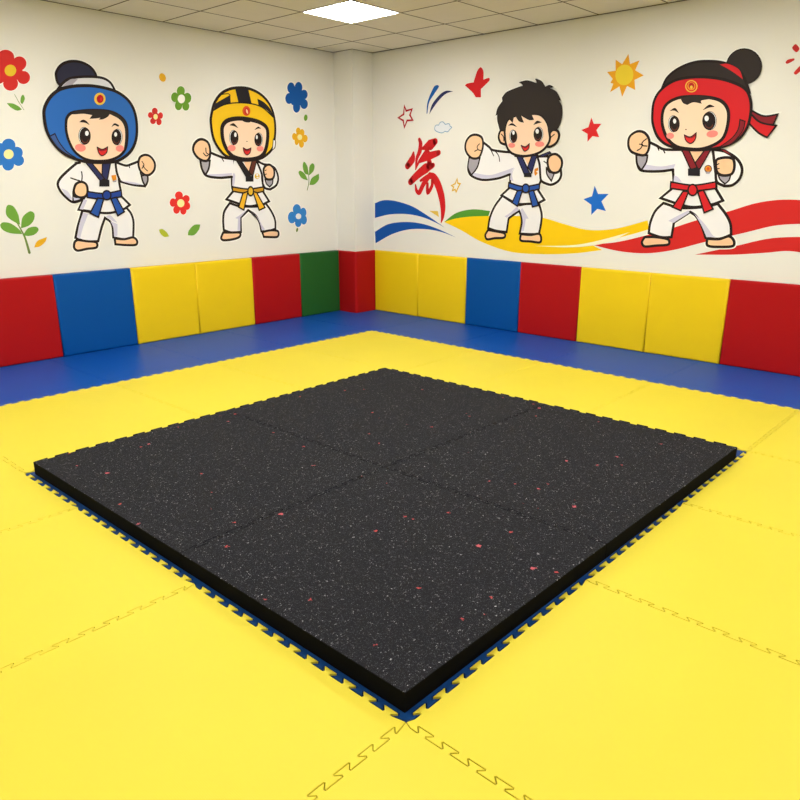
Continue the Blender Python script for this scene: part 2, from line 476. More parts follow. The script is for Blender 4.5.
def parse(s):
    out = []
    for t in s.split():
        k = t.endswith('!'); a = t.rstrip('!').split(',')
        out.append((float(a[0]), float(a[1]), k))
    return out
def spline(s, closed=True, steps=6):
    P = parse(s) if isinstance(s, str) else s
    n = len(P); res = []
    V = [Vector((p[0], p[1])) for p in P]
    for i in range(n if closed else n-1):
        j = (i+1) % n
        p1, p2 = V[i], V[j]
        if P[i][2] and P[j][2]: res.append(p1); continue
        p0 = V[i-1] if (not P[i][2] and (closed or i > 0)) else p1+(p1-p2)*.5
        p3 = V[(j+1) % n] if (not P[j][2] and (closed or j < n-1)) else p2+(p2-p1)*.5
        t1 = (p2-p0)*.5; t2 = (p3-p1)*.5; L = (p2-p1).length
        for t in (t1, t2):
            if t.length > L*1.1: t *= L*1.1/t.length
        for q in range(steps):
            t = q/steps; t_2 = t*t; t_3 = t_2*t
            res.append(p1*(2*t_3-3*t_2+1) + t1*(t_3-2*t_2+t) + p2*(-2*t_3+3*t_2) + t2*(t_3-t_2))
    if not closed: res.append(V[-1])
    return res
def ell(cx, cy, rx, ry, rot=0, n=28):
    c, s = math.cos(math.radians(rot)), math.sin(math.radians(rot))
    return [Vector((cx+rx*math.cos(a)*c-ry*math.sin(a)*s, cy+rx*math.cos(a)*s+ry*math.sin(a)*c)) for a in (2*math.pi*i/n for i in range(n))]

LAY = .00022
class Art:
    """one painted figure: wall, zoom frame(s) of the tracing, running layer number"""
    def __init__(self, wall, name, base, label, cat='wall painting', group=None):
        self.wall = wall; self.layer = 1
        b = to3(on_wall(*base, wall), wall, 0)
        self.px = abs(on_wall(base[0], base[1]-20, wall)[1]-on_wall(base[0], base[1]+20, wall)[1])/40
        self.root = empty(name, b, label, cat, group); self.base = b
        self.halos = []
    def frame(self, x0, y0, s): self.T = (x0, y0, s); return self
    def conv(self, pts):
        x0, y0, s = self.T
        return [Vector(on_wall(x0+p[0]/s, y0+p[1]/s, self.wall)) for p in pts]
    def part(self, name, shapes, parent=None, halo=False):
        """shapes: (points, fill, outline width px or 0, outline colour) or ('line', points string, colour, widths px)"""
        bm = bmesh.new(); mats = []
        def mi(c):
            if c not in mats: mats.append(c)
            return mats.index(c)
        for sh in shapes:
            if sh[0] == 'line':
                _, pts, col, w = sh
                pl = spline(pts, False); W = self.conv(pl); n = len(W)
                ws = [w*self.px]*n if not isinstance(w, (list, tuple)) else [self.px*(w[int(i/(n-1)*(len(w)-1)*.9999)]*(1-((i/(n-1)*(len(w)-1)*.9999) % 1))+w[min(len(w)-1, int(i/(n-1)*(len(w)-1)*.9999)+1)]*((i/(n-1)*(len(w)-1)*.9999) % 1)) for i in range(n)]
                self.ribbon(bm, W, ws, False, self.layer, mi(col)); self.layer += .5; continue
            pts, fill, ow, oc = (list(sh)+[0, 'ink'])[:4] if len(sh) < 4 else sh
            pl = spline(pts) if isinstance(pts, str) else pts
            W = self.conv(pl)
            if fill: self.fill(bm, W, self.layer, mi(fill)); self.layer += .5
            if ow: self.ribbon(bm, W, [ow*self.px]*len(W), True, self.layer, mi(oc)); self.layer += .5
            if halo: self.halos.append((W, ow if ow else O))
        self.layer += .5
        bm.normal_update()
        for f in bm.faces:
            want = Vector((1, 0, 0)) if self.wall == 'L' else Vector((0, -1, 0))
            if f.normal.dot(want) < 0: f.normal_flip()
        bmesh.ops.translate(bm, verts=bm.verts, vec=-self.base)
        return mesh_obj(name, bm, [pm(c) for c in mats], parent or self.root)
    def fill(self, bm, W, lay, mi):
        n = len(W)
        vo, _, fo, *_r = delaunay_2d_cdt([Vector(w) for w in W], [(i, (i+1) % n) for i in range(n)], [], 1, 1e-6)
        vs = [bm.verts.new(to3(w, self.wall, lay*LAY)) for w in vo]
        for t in fo:
            f = bm.faces.new([vs[i] for i in t]); f.material_index = mi
    def ribbon(self, bm, W, ws, closed, lay, mi):
        n = len(W); A = []; B = []; keep = []
        for i in range(n):
            if keep and (W[i]-keep[-1][0]).length < 1e-5: continue
            keep.append((W[i], ws[i]))
        W = [k[0] for k in keep]; ws = [k[1] for k in keep]; n = len(W)
        for i in range(n):
            a = W[i-1] if (closed or i > 0) else None
            c = W[(i+1) % n] if (closed or i < n-1) else None
            e1 = (W[i]-a).normalized() if a is not None else None
            e2 = (c-W[i]).normalized() if c is not None else None
            e1 = e1 or e2; e2 = e2 or e1
            n1 = Vector((-e1.y, e1.x)); n2 = Vector((-e2.y, e2.x)); m = n1+n2
            m = n1 if m.length < .2 else m.normalized()
            k = ws[i]/2/max(.55, m.dot(n1))
            A.append(bm.verts.new(to3(W[i]+m*k, self.wall, lay*LAY))); B.append(bm.verts.new(to3(W[i]-m*k, self.wall, lay*LAY)))
        for i in range(n if closed else n-1):
            j = (i+1) % n
            f = bm.faces.new((A[i], A[j], B[j], B[i])); f.material_index = mi
        if not closed:      # rounded ends
            for i, s in ((0, ws[0]), (n-1, ws[-1])):
                if s > .003:
                    vs = [bm.verts.new(to3(W[i]+Vector((math.cos(t), math.sin(t)))*s/2, self.wall, lay*LAY)) for t in (2*math.pi*q/12 for q in range(12))]
                    f = bm.faces.new(vs); f.material_index = mi
    def border(self, extra=2.4):
        """off-white rim painted round the figure"""
        keep = self.layer; self.layer = .35
        bm = bmesh.new()
        for i, (W, ow) in enumerate(self.halos):
            self.ribbon(bm, W, [(ow+extra)*self.px]*len(W), True, .35+.02*i, 0)
        bm.normal_update()
        for f in bm.faces:
            want = Vector((1, 0, 0)) if self.wall == 'L' else Vector((0, -1, 0))
            if f.normal.dot(want) < 0: f.normal_flip()
        bmesh.ops.translate(bm, verts=bm.verts, vec=-self.base)
        mesh_obj('white_border', bm, pm('halo'), self.root); self.layer = keep

# ---- waves on the right wall (painted first, the children stand over them)
def wave(name, frame, shapes, base, label):
    a = Art('R', name, base, label); a.layer = .05
    a.frame(*frame)
    first = True
    for nm, pts, col in shapes:
        a.part(nm, [(pts, col)])
    return a
f4 = (370, 180, 6.667); f5 = (440, 195, 3.636); f6 = (580, 190, 3.636)
wave('painted_wave', f4, [('stripe', '33,155! 90,135 170,140 280,175 380,235 500,318! 430,280 340,245 240,227 130,230 33,253!', 'waveb')],
     (420, 225), 'upper blue brush stripe painted beside the column on the right wall')
wave('painted_wave', f4, [('stripe', '33,345! 120,295 230,280 340,290 450,325 572,382! 470,345 370,328 260,330 150,360 37,422!', 'waveb')],
     (420, 240), 'lower blue brush stripe painted just above the yellow pads, beside the column')
wave('painted_fleck', f4, [('fleck', '395,205! 452,207! 460,248!', 'palewave')], (434, 214), 'small pale yellow triangle painted behind the foot of the red brush character')
a = Art('R', 'painted_wave', (540, 240), 'yellow wave painted under the feet of the black-haired boy'); a.layer = .05
a.frame(*f5)
a.part('green_crest', [('15,98! 60,65 120,52 180,58! 215,75! 190,82! 100,83 50,90', 'waveg')])
a.part('stripe', [('15,98! 60,85 120,78 200,76 280,76 370,82 450,105 540,127 640,122 755,92! 760,125! 690,145 550,180! 590,200! 480,213 350,215 250,205 150,170 80,130', 'wavey')])
a.part('highlight', [('345,185! 480,183 580,165 690,135! 600,175 480,190', 'ivory')])
a = Art('R', 'painted_wave', (690, 235), 'broad red wave painted under the feet of the red-helmeted child'); a.layer = 1.3
a.frame(*f6)
a.part('stripe', [('40,198! 130,190 220,170 330,140 440,105 540,78 640,48 740,35 860,40! 860,122! 720,128 600,155 450,190 340,218 240,230 140,222', 'waver')])
wave('painted_wave', f6, [('stripe', '418,235! 560,205 700,175 860,170! 860,236! 760,222 680,228 560,235', 'waver')],
     (745, 248), 'narrow red wave painted low at the right edge, below the broad red wave')

# ---- the four children
O = 2.35
def eyes(a, face, lst):
    for (cx, cy, rx, ry, hx, hy, hrx, hry, side) in lst:
        a.part('eye', [(ell(cx+side*rx*.35, cy-ry*.02, rx*.98, ry*1.02), 'white', .45, 'ink'), (ell(cx, cy, rx, ry), 'ink'),
                       (ell(cx, cy+ry*.45, rx*.6, ry*.4), 'brown'), (ell(cx, cy+ry*.2, rx*.55, ry*.5), 'ink'), (ell(hx, hy, hrx, hry), 'white')], face)
def mouth(a, face, pts, top):
    a.part('mouth', [(pts, 'mouth', .9, 'ink'), (top, 'darkred')], face)

# child with the blue helmet
HA = (35, 55, 7.273); BA = (50, 145, 7.273)
a = Art('L', 'painted_child', (103, 250), 'painted child in a blue helmet and white uniform with one fist raised, left wall')
a.layer = 2; a.frame(*BA)
t = a.part('trousers', [('235,478! 330,490 460,490 555,455! 590,500 607,560 605,670! 540,685 460,672! 455,600 440,560 400,530! 375,600 350,700! 260,700 185,675! 200,600 220,530', 'white', O, 'ink'),
    ('240,492! 278,500! 240,600 218,682! 196,672! 212,580', 'shade'), ('405,520! 440,512 490,565! 450,550', 'shade'), ('440,555! 490,575! 490,660! 466,668! 460,600', 'shade')], halo=True)
a.part('foot', [('180,705 200,690! 270,700 335,708 337,745 270,755 200,768 175,745', 'hand', O, 'ink')], halo=True)
a.part('foot', [('470,680! 540,685 603,672 632,695 625,725 560,728 475,722!', 'hand', O, 'ink')], halo=True)
j = a.part('jacket', [('190,132! 300,122 470,122! 500,150 500,250 515,340! 515,370! 580,435! 545,462! 460,490 400,495 330,488 208,470! 245,390! 262,340 235,230', 'white', O, 'ink'),
    ('245,395! 270,400! 240,470! 214,466!', 'shade')], halo=True)
a.part('sleeve', [('475,124! 550,150 590,140 645,118! 655,170 690,225! 705,270 690,300! 600,290 510,265! 485,200', 'white', O, 'ink'), ('515,262! 600,270 680,290! 600,284', 'shade'),
    ('line', '575,145! 578,165!', 'ink', 1), ('line', '485,190! 508,260!', 'ink', 1.2)], halo=True)
a.part('cuff_lining', [('655,180! 665,220 708,210! 710,260 692,300! 672,260', 'sleeve', O*.8, 'ink')])
a.part('fist', [('643,120 655,88 690,72 730,85 760,130 757,180 725,215 690,217 658,190 644,155', 'hand', O, 'ink'), ('line', '668,120! 682,145 668,170!', 'ink', 1), ('line', '675,150! 690,172 708,188!', 'ink', 1)], halo=True)
a.part('sleeve', [('265,125! 200,132 130,185 75,240 55,285 75,335 120,385 165,415! 215,405 250,380! 265,300 250,220', 'white', None, 'ink'), ('80,315! 130,340 165,400! 120,375', 'shade'),
    ('line', '215,128! 190,135 130,185 75,240 55,285 75,335 120,385 165,415 215,405 250,378!', 'ink', O), ('line', '150,240! 195,255 215,260!', 'ink', 1.2), ('line', '228,195! 232,225 230,258!', 'ink', 1.2)], halo=True)
a.part('cuff_lining', [('163,345! 180,378 240,378! 215,400 167,412!', 'shade', O*.7, 'ink')])
a.part('fist', [('175,312 190,282 225,268 260,285 272,330 260,370 222,382 187,368 172,342', 'hand', O, 'ink')], halo=True)
a.part('neck', [('300,118! 392,118! 372,225!', 'hand')])
a.part('collar', [('380,122! 440,122! 415,255! 375,250!', 'navy', 1.2, 'ink'), ('255,125! 295,122! 395,245! 365,262!', 'navy', 1.2, 'ink'), ('357,255! 430,252! 430,302! 357,302!', 'black')])
a.part('badge', [('443,222! 478,216! 482,252! 455,262!', 'badge'), ('452,262! 482,256! 478,270! 458,270!', 'sleeve')], j)
b = a.part('belt', [('268,338! 390,352 515,330! 520,375! 400,395 270,382!', 'beltblue', 1.5, 'ink')])
a.part('belt_tail', [('345,385! 388,392! 350,525! 290,495!', 'royal', 1.5, 'ink')], b)
a.part('belt_tail', [('440,390! 480,380! 538,485! 490,515!', 'royal', 1.5, 'ink')], b)
a.part('belt_knot', [(ell(410, 365, 30, 33), 'beltblue', 1.5, 'ink')], b)
a.frame(*HA)
a.part('pompom', [('150,150 162,105 200,65 260,46 330,52 390,80 428,120 440,165 400,210 300,215 180,218', 'navyhair', O, 'ink')], halo=True)
a.part('cap', [('155,262! 200,205 250,172 330,160 430,160 500,172 548,205 580,262! 480,240 380,225 280,225', 'greycap', O, 'ink'), ('180,245! 250,180 310,175! 260,225!', 'sleeve')], halo=True)
h = a.part('helmet', [('62,430 72,370 110,305 170,255 250,232 330,224 420,226 510,242 590,268 660,315 705,375 730,450 738,540 730,620 700,690 650,740 580,775 460,782 360,775 280,752 200,712 130,640 82,550', 'helmetblue', O*1.25, 'ink')], halo=True)
a.part('strap', [('103,592! 142,572! 170,630 225,700 300,752! 235,725 160,670', 'strapblue', 1, 'ink')], h)
a.part('emblem', [(ell(468, 320, 41, 45), 'gold'), (ell(470, 320, 25, 30), 'crimson'), (ell(476, 322, 9, 14), 'flowerred')], h)
f = a.part('face', [('222,500 230,455 262,422 330,408 420,402 530,408 605,438 655,490 668,560 664,640 650,690 610,735 540,765 460,772 390,765 330,740 280,695 245,630 225,560', 'skin', O*1.1, 'ink')])
a.part('hair', [('255,432! 300,408 400,402 500,402 550,415! 605,436! 655,490 668,560 660,645 642,690! 652,600 645,520 610,468 540,430! 525,450 490,468 460,470! 472,457! 440,462 392,465! 412,438! 350,428 290,432', 'hair')], f)
a.part('eyebrow', [('320,488! 345,472 370,482 392,508! 360,492', 'ink', .3, 'ink')], f)
a.part('eyebrow', [('553,522! 575,498 607,512! 600,520 575,510', 'ink', .3, 'ink')], f)
eyes(a, f, [(360, 590, 41, 62, 373, 570, 13, 18, -.45), (588, 598, 36, 57, 582, 578, 11, 16, .55)])
a.part('blush', [(ell(325, 675, 40, 28, 8), 'blush')], f); a.part('blush', [(ell(613, 680, 30, 24), 'blush')], f)
mouth(a, f, '447,670! 485,686 524,668! 516,710 485,732 460,715', '452,674! 485,690 520,672! 516,690 485,700 458,694')
a.border()

# child with the yellow helmet
HB = (190, 80, 8.0); BB = (190, 145, 8.0)
a = Art('L', 'painted_child', (249, 240), 'painted child in a yellow and black striped helmet, punching, left wall')
a.layer = 2; a.frame(*BB)
a.part('trousers', [('318,465! 400,490 560,490 605,466! 650,530 680,600 683,670! 620,690 570,690! 555,620 520,560 465,522! 405,580! 408,695! 330,700 270,680! 265,600 275,530', 'white', O, 'ink'),
    ('460,515! 400,560 360,585! 385,590! 380,680! 402,690! 402,580!', 'shade'), ('480,525! 540,580 575,640 600,675! 575,685! 555,615 520,560', 'shade')], halo=True)
a.part('foot', [('252,730 265,700! 330,700 397,702 395,735 340,755 270,762 250,750', 'hand', O, 'ink')], halo=True)
a.part('foot', [('577,697! 640,683 700,688 708,720 690,737 590,735!', 'hand', O, 'ink')], halo=True)
j = a.part('jacket', [('345,115! 430,125 530,122! 575,160 575,260 585,330! 585,375! 632,450! 590,472! 545,480 480,490 430,482 290,435! 345,370! 335,330 335,210', 'white', O, 'ink'),
    ('340,215! 360,240 352,330! 338,325!', 'shade')], halo=True)
a.part('sleeve', [('160,60! 220,85 270,102 345,115! 350,210 335,255! 230,262 130,245! 95,190 82,125! 155,125! 160,100', 'white', None, 'ink'), ('140,232! 230,232 335,225! 335,250! 230,256 135,243', 'shade'),
    ('line', '160,60! 220,85 270,102 345,112!', 'ink', O), ('line', '82,125! 95,190 130,245 230,262 335,255!', 'ink', O), ('line', '250,100! 268,130!', 'ink', 1)], halo=True)
a.part('cuff_lining', [('82,125! 158,125! 148,190 122,240! 95,190', 'sleeve', O*.8, 'ink')])
a.part('fist', [('24,40 35,-10 70,-42 110,-42 145,-15 160,40 155,100 130,127 90,120 50,90', 'hand', O, 'ink'), ('line', '125,25! 128,60 140,70!', 'ink', 1), ('line', '105,65! 130,88 152,72!', 'ink', 1)], halo=True)
a.part('sleeve', [('532,130! 590,155! 640,165 680,190 704,260 690,320 640,355! 600,345 580,310! 572,230', 'white', O, 'ink')], halo=True)
a.part('cuff_lining', [('598,275! 662,272! 657,310 635,335! 610,310', 'sleeve', O*.6, 'ink')])
a.part('fist', [('588,190 610,162 640,160 668,190 672,240 655,272 610,272 590,235', 'hand', O, 'ink'), ('line', '598,205! 608,200!', 'ink', .8), ('line', '598,235! 610,232!', 'ink', .8)], halo=True)
a.part('neck', [('420,120! 497,120! 466,210!', 'hand')])
a.part('collar', [('495,125! 532,122! 500,250! 470,215!', 'brown', 1.2, 'ink'), ('368,125! 405,122! 485,240! 448,258!', 'black', 1, 'ink'), ('443,248! 505,245! 505,293! 443,293!', 'black')])
a.part('badge', [(ell(535, 250, 20, 22), 'gold'), (ell(535, 240, 9, 8), 'white'), (ell(538, 260, 9, 6), 'white')], j)
b = a.part('belt', [('337,335! 460,352 588,335! 588,370! 480,390 337,370!', 'brass', 1.5, 'ink')])
a.part('belt_tail', [('420,385! 460,372! 428,520! 386,497!', 'orangeyel', 1.5, 'ink')], b)
a.part('belt_tail', [('500,372! 530,380! 597,500! 550,522!', 'orangeyel', 1.5, 'ink')], b)
a.part('belt_knot', [(ell(482, 370, 22, 36), 'ochre', 1.5, 'ink')], b)
a.frame(*HB)
h = a.part('helmet', [('163,330 170,270 190,190 240,115 310,74 390,62 470,70 550,107 610,162 650,230 672,310 679,390 674,470 660,540 620,590 560,628 480,640 400,642 330,625 270,597 215,530 180,450', 'helmetyel', O*1.1, 'ink')], halo=True)
a.part('stripe', [('196,190! 318,120! 322,186! 250,202 186,242!', 'black'), ('358,72! 462,68! 490,192! 430,182 384,184!', 'black'), ('535,150! 590,180 640,235 664,300! 610,240 545,205!', 'black'),
    ('line', '180,245! 280,195 420,183 560,212 665,300!', 'ink', 1.2), ('line', '240,118! 300,110 318,122!', 'ink', .8)], h)
a.part('emblem', [(ell(447, 248, 32, 40), 'orange'), (ell(449, 250, 18, 28, 10), 'dots'), (ell(452, 252, 7, 18, -15), 'peach')], h)
a.part('ear_tab', [('662,472! 680,490 676,540! 655,562!', 'halo', 1, 'ink')], h)
f = a.part('face', [('252,420 258,365 296,325 380,308 480,318 560,342 608,382 618,440 610,520 588,585 545,622 470,637 400,632 335,608 290,555 262,490', 'skin', O*1.7, 'ink')])
a.part('hair', [('395,312! 492,325! 470,340 430,335', 'ink')], f)
a.part('eyebrow', [('312,362! 345,348 380,384! 345,368', 'ink', .3, 'ink')], f)
a.part('eyebrow', [('512,398! 540,375 562,388! 540,388', 'ink', .3, 'ink')], f)
eyes(a, f, [(350, 462, 33, 58, 358, 438, 10, 18, -.6), (540, 477, 30, 52, 529, 458, 8, 16, .55)])
a.part('blush', [(ell(328, 545, 32, 26), 'blush')], f); a.part('blush', [(ell(556, 550, 28, 22), 'blush')], f)
a.part('nose', [(ell(450, 492, 4, 4), 'ink')], f)
mouth(a, f, '420,542! 450,556 482,544! 475,580 450,600 428,580', '424,546! 450,560 478,547! 474,562 450,570 430,562')
a.border()

# black-haired boy with the blue belt
HC = (462, 75, 7.273); BC = (462, 140, 7.273)
a = Art('R', 'painted_child', (515, 243), 'painted black-haired boy without helmet, blue belt, standing on the yellow wave')
a.layer = 6; a.frame(*BC)
a.part('trousers', [('295,405! 400,470 470,465 560,460! 580,540 575,610 560,685! 490,685 420,680! 435,600 430,550 415,515! 340,570! 325,670! 250,660 190,640! 205,560 240,480', 'white', O, 'ink'),
    ('400,485! 350,530 310,555! 325,565! 415,510!', 'shade'), ('425,510! 440,495! 485,572! 465,572! 450,660! 432,670! 442,590', 'shade')], halo=True)
a.part('foot', [('170,692 190,655! 250,665 310,680 306,710 240,714 185,722', 'hand', O, 'ink')], halo=True)
a.part('foot', [('430,685! 500,690 562,683 577,720 565,745 500,738 428,730', 'hand', O, 'ink')], halo=True)
j = a.part('jacket', [('330,95! 420,120 550,115! 575,180 575,290 560,330! 555,365! 600,435! 555,460! 470,465 400,462 288,402! 350,345! 350,240', 'white', O, 'ink'),
    ('385,200! 365,250 375,300! 352,290! 352,240!', 'shade')], halo=True)
a.part('sleeve', [('160,20! 200,52 220,72 300,85 380,95! 385,190 350,250! 260,280 150,290 70,260! 45,210 55,130! 130,130! 150,60', 'white', None, 'ink'), ('85,238! 200,255 300,228 380,200! 350,250! 260,280 150,290 75,258!', 'shade'),
    ('line', '160,20! 200,52 220,72 300,85 380,90!', 'ink', O), ('line', '55,130! 45,210 70,260 150,290 260,280 350,250!', 'ink', O), ('line', '210,70! 232,115!', 'ink', 1), ('line', '245,82! 268,115 275,155!', 'ink', 1)], halo=True)
a.part('cuff_lining', [('53,128! 132,130! 112,200 70,255! 45,200', 'sleeve', O*.7, 'ink')])
a.part('fist', [('25,55 35,5 65,-30 105,-38 145,-18 155,35 142,95 120,130 75,132 40,100', 'hand', O, 'ink'), ('line', '128,28! 112,50 122,72 138,75!', 'ink', 1), ('line', '118,70! 94,82!', 'ink', 1)], halo=True)
a.part('sleeve', [('550,120! 600,118 640,120! 720,210! 722,260 700,300 650,325 600,312! 575,290 566,180', 'white', O, 'ink')], halo=True)
a.part('back_collar', [('567,112! 640,84! 648,95! 590,124!', 'navy', 1, 'ink')])
a.part('cuff_lining', [('615,200! 640,235 678,232! 652,298! 620,250', 'sleeve', O*.6, 'ink')])
a.part('fist', [('625,150 645,112 688,104 725,140 727,190 702,232 660,237 633,208', 'hand', O, 'ink'), ('line', '598,155! 630,180 622,200!', 'ink', 1)], halo=True)
a.part('neck', [('448,115! 512,113! 485,190!', 'hand')])
a.part('collar', [('510,115! 548,112! 510,240! 480,195!', 'navy', 1.1, 'ink'), ('400,120! 437,118! 495,240! 457,255!', 'navy', 1.1, 'ink'), ('453,240! 508,238! 508,270! 453,270!', 'black')])
a.part('badge', [('530,210! 557,200! 557,222! 540,228! 555,240! 535,262! 528,240!', 'badge')], j)
b = a.part('belt', [('343,310! 450,338 567,320! 565,355! 460,380 340,345!', 'royal', 1.5, 'ink')])
a.part('belt_tail', [('405,370! 442,365! 407,482! 368,456!', 'royal', 1.5, 'ink')], b)
a.part('belt_tail', [('488,375! 522,365! 562,475! 515,487!', 'royal', 1.5, 'ink')], b)
a.part('belt_knot', [(ell(467, 352, 25, 31), 'royal', 1.5, 'ink')], b)
a.frame(*HC)
a.part('ear', [('318,405! 285,405 270,450 285,492 325,508!', 'hand', O, 'ink'), ('line', '290,430! 305,450 308,480!', 'ink', 1)], halo=True)
a.part('ear', [('635,440! 660,402 695,405 710,440 692,490 650,520 615,520!', 'hand', O, 'ink'), ('line', '675,432! 650,455 642,480!', 'ink', 1)], halo=True)
f = a.part('face', [('314,420! 320,370 345,320 420,290 560,285 620,340 640,420 640,480 600,540 540,575 460,590 390,580 345,550 322,495', 'skin', O, 'ink')], halo=True)
a.part('hair', [('250,295! 265,240 300,190! 296,165! 330,125 420,88! 450,80! 440,65 420,55! 480,42 545,62! 548,50 538,30! 580,45 610,88! 640,75 668,88! 640,97! 690,125 722,185! 705,182! 730,230 730,310 700,390 650,410! 638,450! 630,400 625,350 590,295! 560,285! 510,290! 525,325! 490,325 432,292! 452,345! 420,335 395,300! 380,310 372,345! 345,318! 325,350 315,410! 280,402! 262,330 262,285!', 'hair', .6, 'ink')], halo=True)
a.part('eyebrow', [('342,367! 370,352 402,377! 370,366', 'ink', .4, 'ink')], f)
a.part('eyebrow', [('525,362! 550,335 582,345! 552,352', 'ink', .4, 'ink')], f)
eyes(a, f, [(381, 447, 25, 46, 379, 420, 9, 15, -.7), (557, 432, 32, 51, 552, 410, 12, 17, .5)])
a.part('blush', [(ell(367, 512, 25, 18), 'blush')], f); a.part('blush', [(ell(570, 503, 34, 20), 'blush')], f)
mouth(a, f, '435,512! 465,522 495,500! 490,535 462,555 445,535', '438,514! 465,525 493,504! 488,518 465,532 445,524')
a.border()

# child with the red helmet
HD = (645, 40, 5.714); BD = (622, 125, 6.154)
a = Art('R', 'painted_child', (688, 246), 'painted child in a red helmet with hair bun and red belt, right wall')
a.layer = 6; a.frame(*BD)
a.part('trousers', [('255,480! 360,510 500,505 590,485! 640,550 668,610 672,675! 600,700 515,695! 490,620 455,560 420,535! 320,600! 305,690! 240,690 165,665! 175,600 205,530', 'white', O*1.1, 'ink'),
    ('410,525! 340,560 285,590! 318,602! 415,540!', 'shade'), ('440,540! 510,610 560,680 590,690! 520,690! 490,620 455,560', 'shade')], halo=True)
a.part('foot', [('123,722 140,690! 210,690 285,705 285,735 210,742 140,747', 'hand', O*1.1, 'ink')], halo=True)
a.part('foot', [('525,700! 600,702 660,685 690,715 682,745 600,750 528,742', 'hand', O*1.1, 'ink')], halo=True)
j = a.part('jacket', [('330,155! 450,160 560,150! 590,200 585,300 580,350! 580,395! 622,465! 570,485! 500,500 430,505 360,490 238,450! 305,395! 318,350 315,270', 'white', O*1.1, 'ink'),
    ('322,310! 345,320 370,352! 318,348!', 'shade')], halo=True)
a.part('sleeve', [('168,105! 210,125 260,150 365,155! 370,230 315,275! 230,285 120,280! 95,240 90,185! 155,185! 170,140', 'white', None, 'ink'), ('140,242! 240,255 330,240! 315,275! 230,282 125,276!', 'shade'),
    ('line', '168,105! 210,125 260,150 365,152!', 'ink', O*1.1), ('line', '90,185! 95,240 120,280 230,285 315,275!', 'ink', O*1.1), ('line', '215,125! 228,155!', 'ink', 1.2), ('line', '250,145! 265,172!', 'ink', 1.2)], halo=True)
a.part('cuff_lining', [('90,185! 158,187! 150,230 120,278! 95,240', 'sleeve', O*.8, 'ink')])
a.part('fist', [('40,120 50,70 95,40 140,48 168,90 165,150 140,185 95,180 55,160', 'hand', O*1.1, 'ink'), ('line', '152,85! 128,105 125,125 155,130!', 'ink', 1.2), ('line', '128,125! 115,145 95,157!', 'ink', 1.2), ('line', '128,120! 108,118!', 'ink', 1)], halo=True)
a.part('sleeve', [('560,150! 640,165 710,210 740,270 725,330 680,370 630,375! 585,350 577,290', 'white', O*1.1, 'ink')], halo=True)
a.part('back_collar', [('595,148! 640,155 705,208! 640,172', 'darkred', 1, 'ink')])
a.part('cuff_lining', [('592,300! 672,298! 660,340 635,362! 605,335', 'sleeve', O*.6, 'ink')])
a.part('fist', [('579,230 590,210 640,200 685,210 693,260 675,302 620,310 585,287', 'hand', O*1.1, 'ink'), ('line', '585,245! 598,238!', 'ink', 1), ('line', '585,270! 600,268!', 'ink', 1)], halo=True)
a.part('neck', [('412,150! 512,150! 450,238!', 'hand')])
a.part('collar', [('510,155! 550,150! 480,272! 442,260! 447,240!', 'darkred', 1.3, 'ink'), ('370,155! 412,152! 465,262! 425,275!', 'darkred', 1.3, 'ink'), ('408,268! 482,265! 482,315! 408,312!', 'black')])
a.part('badge', [(ell(532, 270, 21, 21), 'badge', .8, 'brown'), (ell(532, 268, 9, 9), 'orange'), ('515,288! 548,288! 540,300! 520,300!', 'sleeve')], j)
b = a.part('belt', [('303,350! 440,370 580,350! 582,390! 440,405 300,390!', 'red', 1.6, 'ink')])
a.part('belt_tail', [('378,408! 412,410! 365,527! 313,505!', 'red', 1.6, 'ink')], b)
a.part('belt_tail', [('468,410! 503,400! 562,517! 508,540!', 'red', 1.6, 'ink')], b)
a.part('belt_knot', [(ell(437, 400, 28, 34), 'red', 1.6, 'ink')], b)
a.frame(*HD)
a.part('ribbon', [('605,400! 680,435 760,425! 735,485! 690,480 605,450!', 'darkred', 1.6, 'ink'), ('600,415! 660,470 752,490! 700,557! 650,530 592,472!', 'red', 1.6, 'ink')], halo=True)
a.part('hair_bun', [(ell(568, 152, 100, 100), 'hair', 1.2, 'ink')], halo=True)
a.part('hair', [('95,288! 130,215 200,160 300,125 420,125 500,150 560,200 600,300! 480,260 350,240 200,245', 'hair', O, 'ink')], halo=True)
a.part('hair_ribbon', [('430,140! 480,138 540,170 562,225! 500,180', 'red')])
h = a.part('helmet', [('45,430 55,350 95,285 180,230 300,212 420,220 510,245 575,280 602,330 608,400 590,490 545,560 480,600 400,620 330,628 250,627 140,605 80,560 50,490', 'red', O*1.1, 'ink')], halo=True)
a.part('strap', [('545,455! 575,465! 560,520 500,590 425,615! 500,560 535,510', 'darkred', 1, 'ink')], h)
a.part('emblem', [(ell(268, 265, 35, 35), 'gold'), (ell(268, 265, 29, 29), 'red'), (ell(268, 265, 23, 23), 'badge'), (ell(268, 262, 16, 17), 'crimson'), (ell(268, 270, 8, 9), 'gold')], h)
f = a.part('face', [('102,480 108,400 142,355 210,328 330,325 430,345 475,395 478,470 455,550 410,592 330,622 250,622 180,607 130,560', 'skin', O*1.3, 'ink')])
a.part('hair_fringe', [('205,332! 300,320 405,335! 325,347 328,365! 280,357 245,372! 220,360', 'hair')], f)
a.part('eyebrow', [('147,405! 175,390 196,417! 172,403', 'ink', .4, 'ink')], f)
a.part('eyebrow', [('335,400! 370,371 400,382! 370,386', 'ink', .4, 'ink')], f)
eyes(a, f, [(172, 480, 30, 46, 173, 464, 9, 14, -.55), (369, 463, 38, 52, 356, 449, 12, 16, .4)])
a.part('blush', [(ell(148, 548, 22, 18), 'blush')], f); a.part('blush', [(ell(388, 537, 33, 20, -8), 'blush')], f)
a.part('nose', [(ell(238, 512, 4, 4), 'brown')], f)
mouth(a, f, '228,542! 262,554 297,530! 290,570 265,592 238,575', '231,545! 262,557 294,534! 290,550 264,562 238,556')
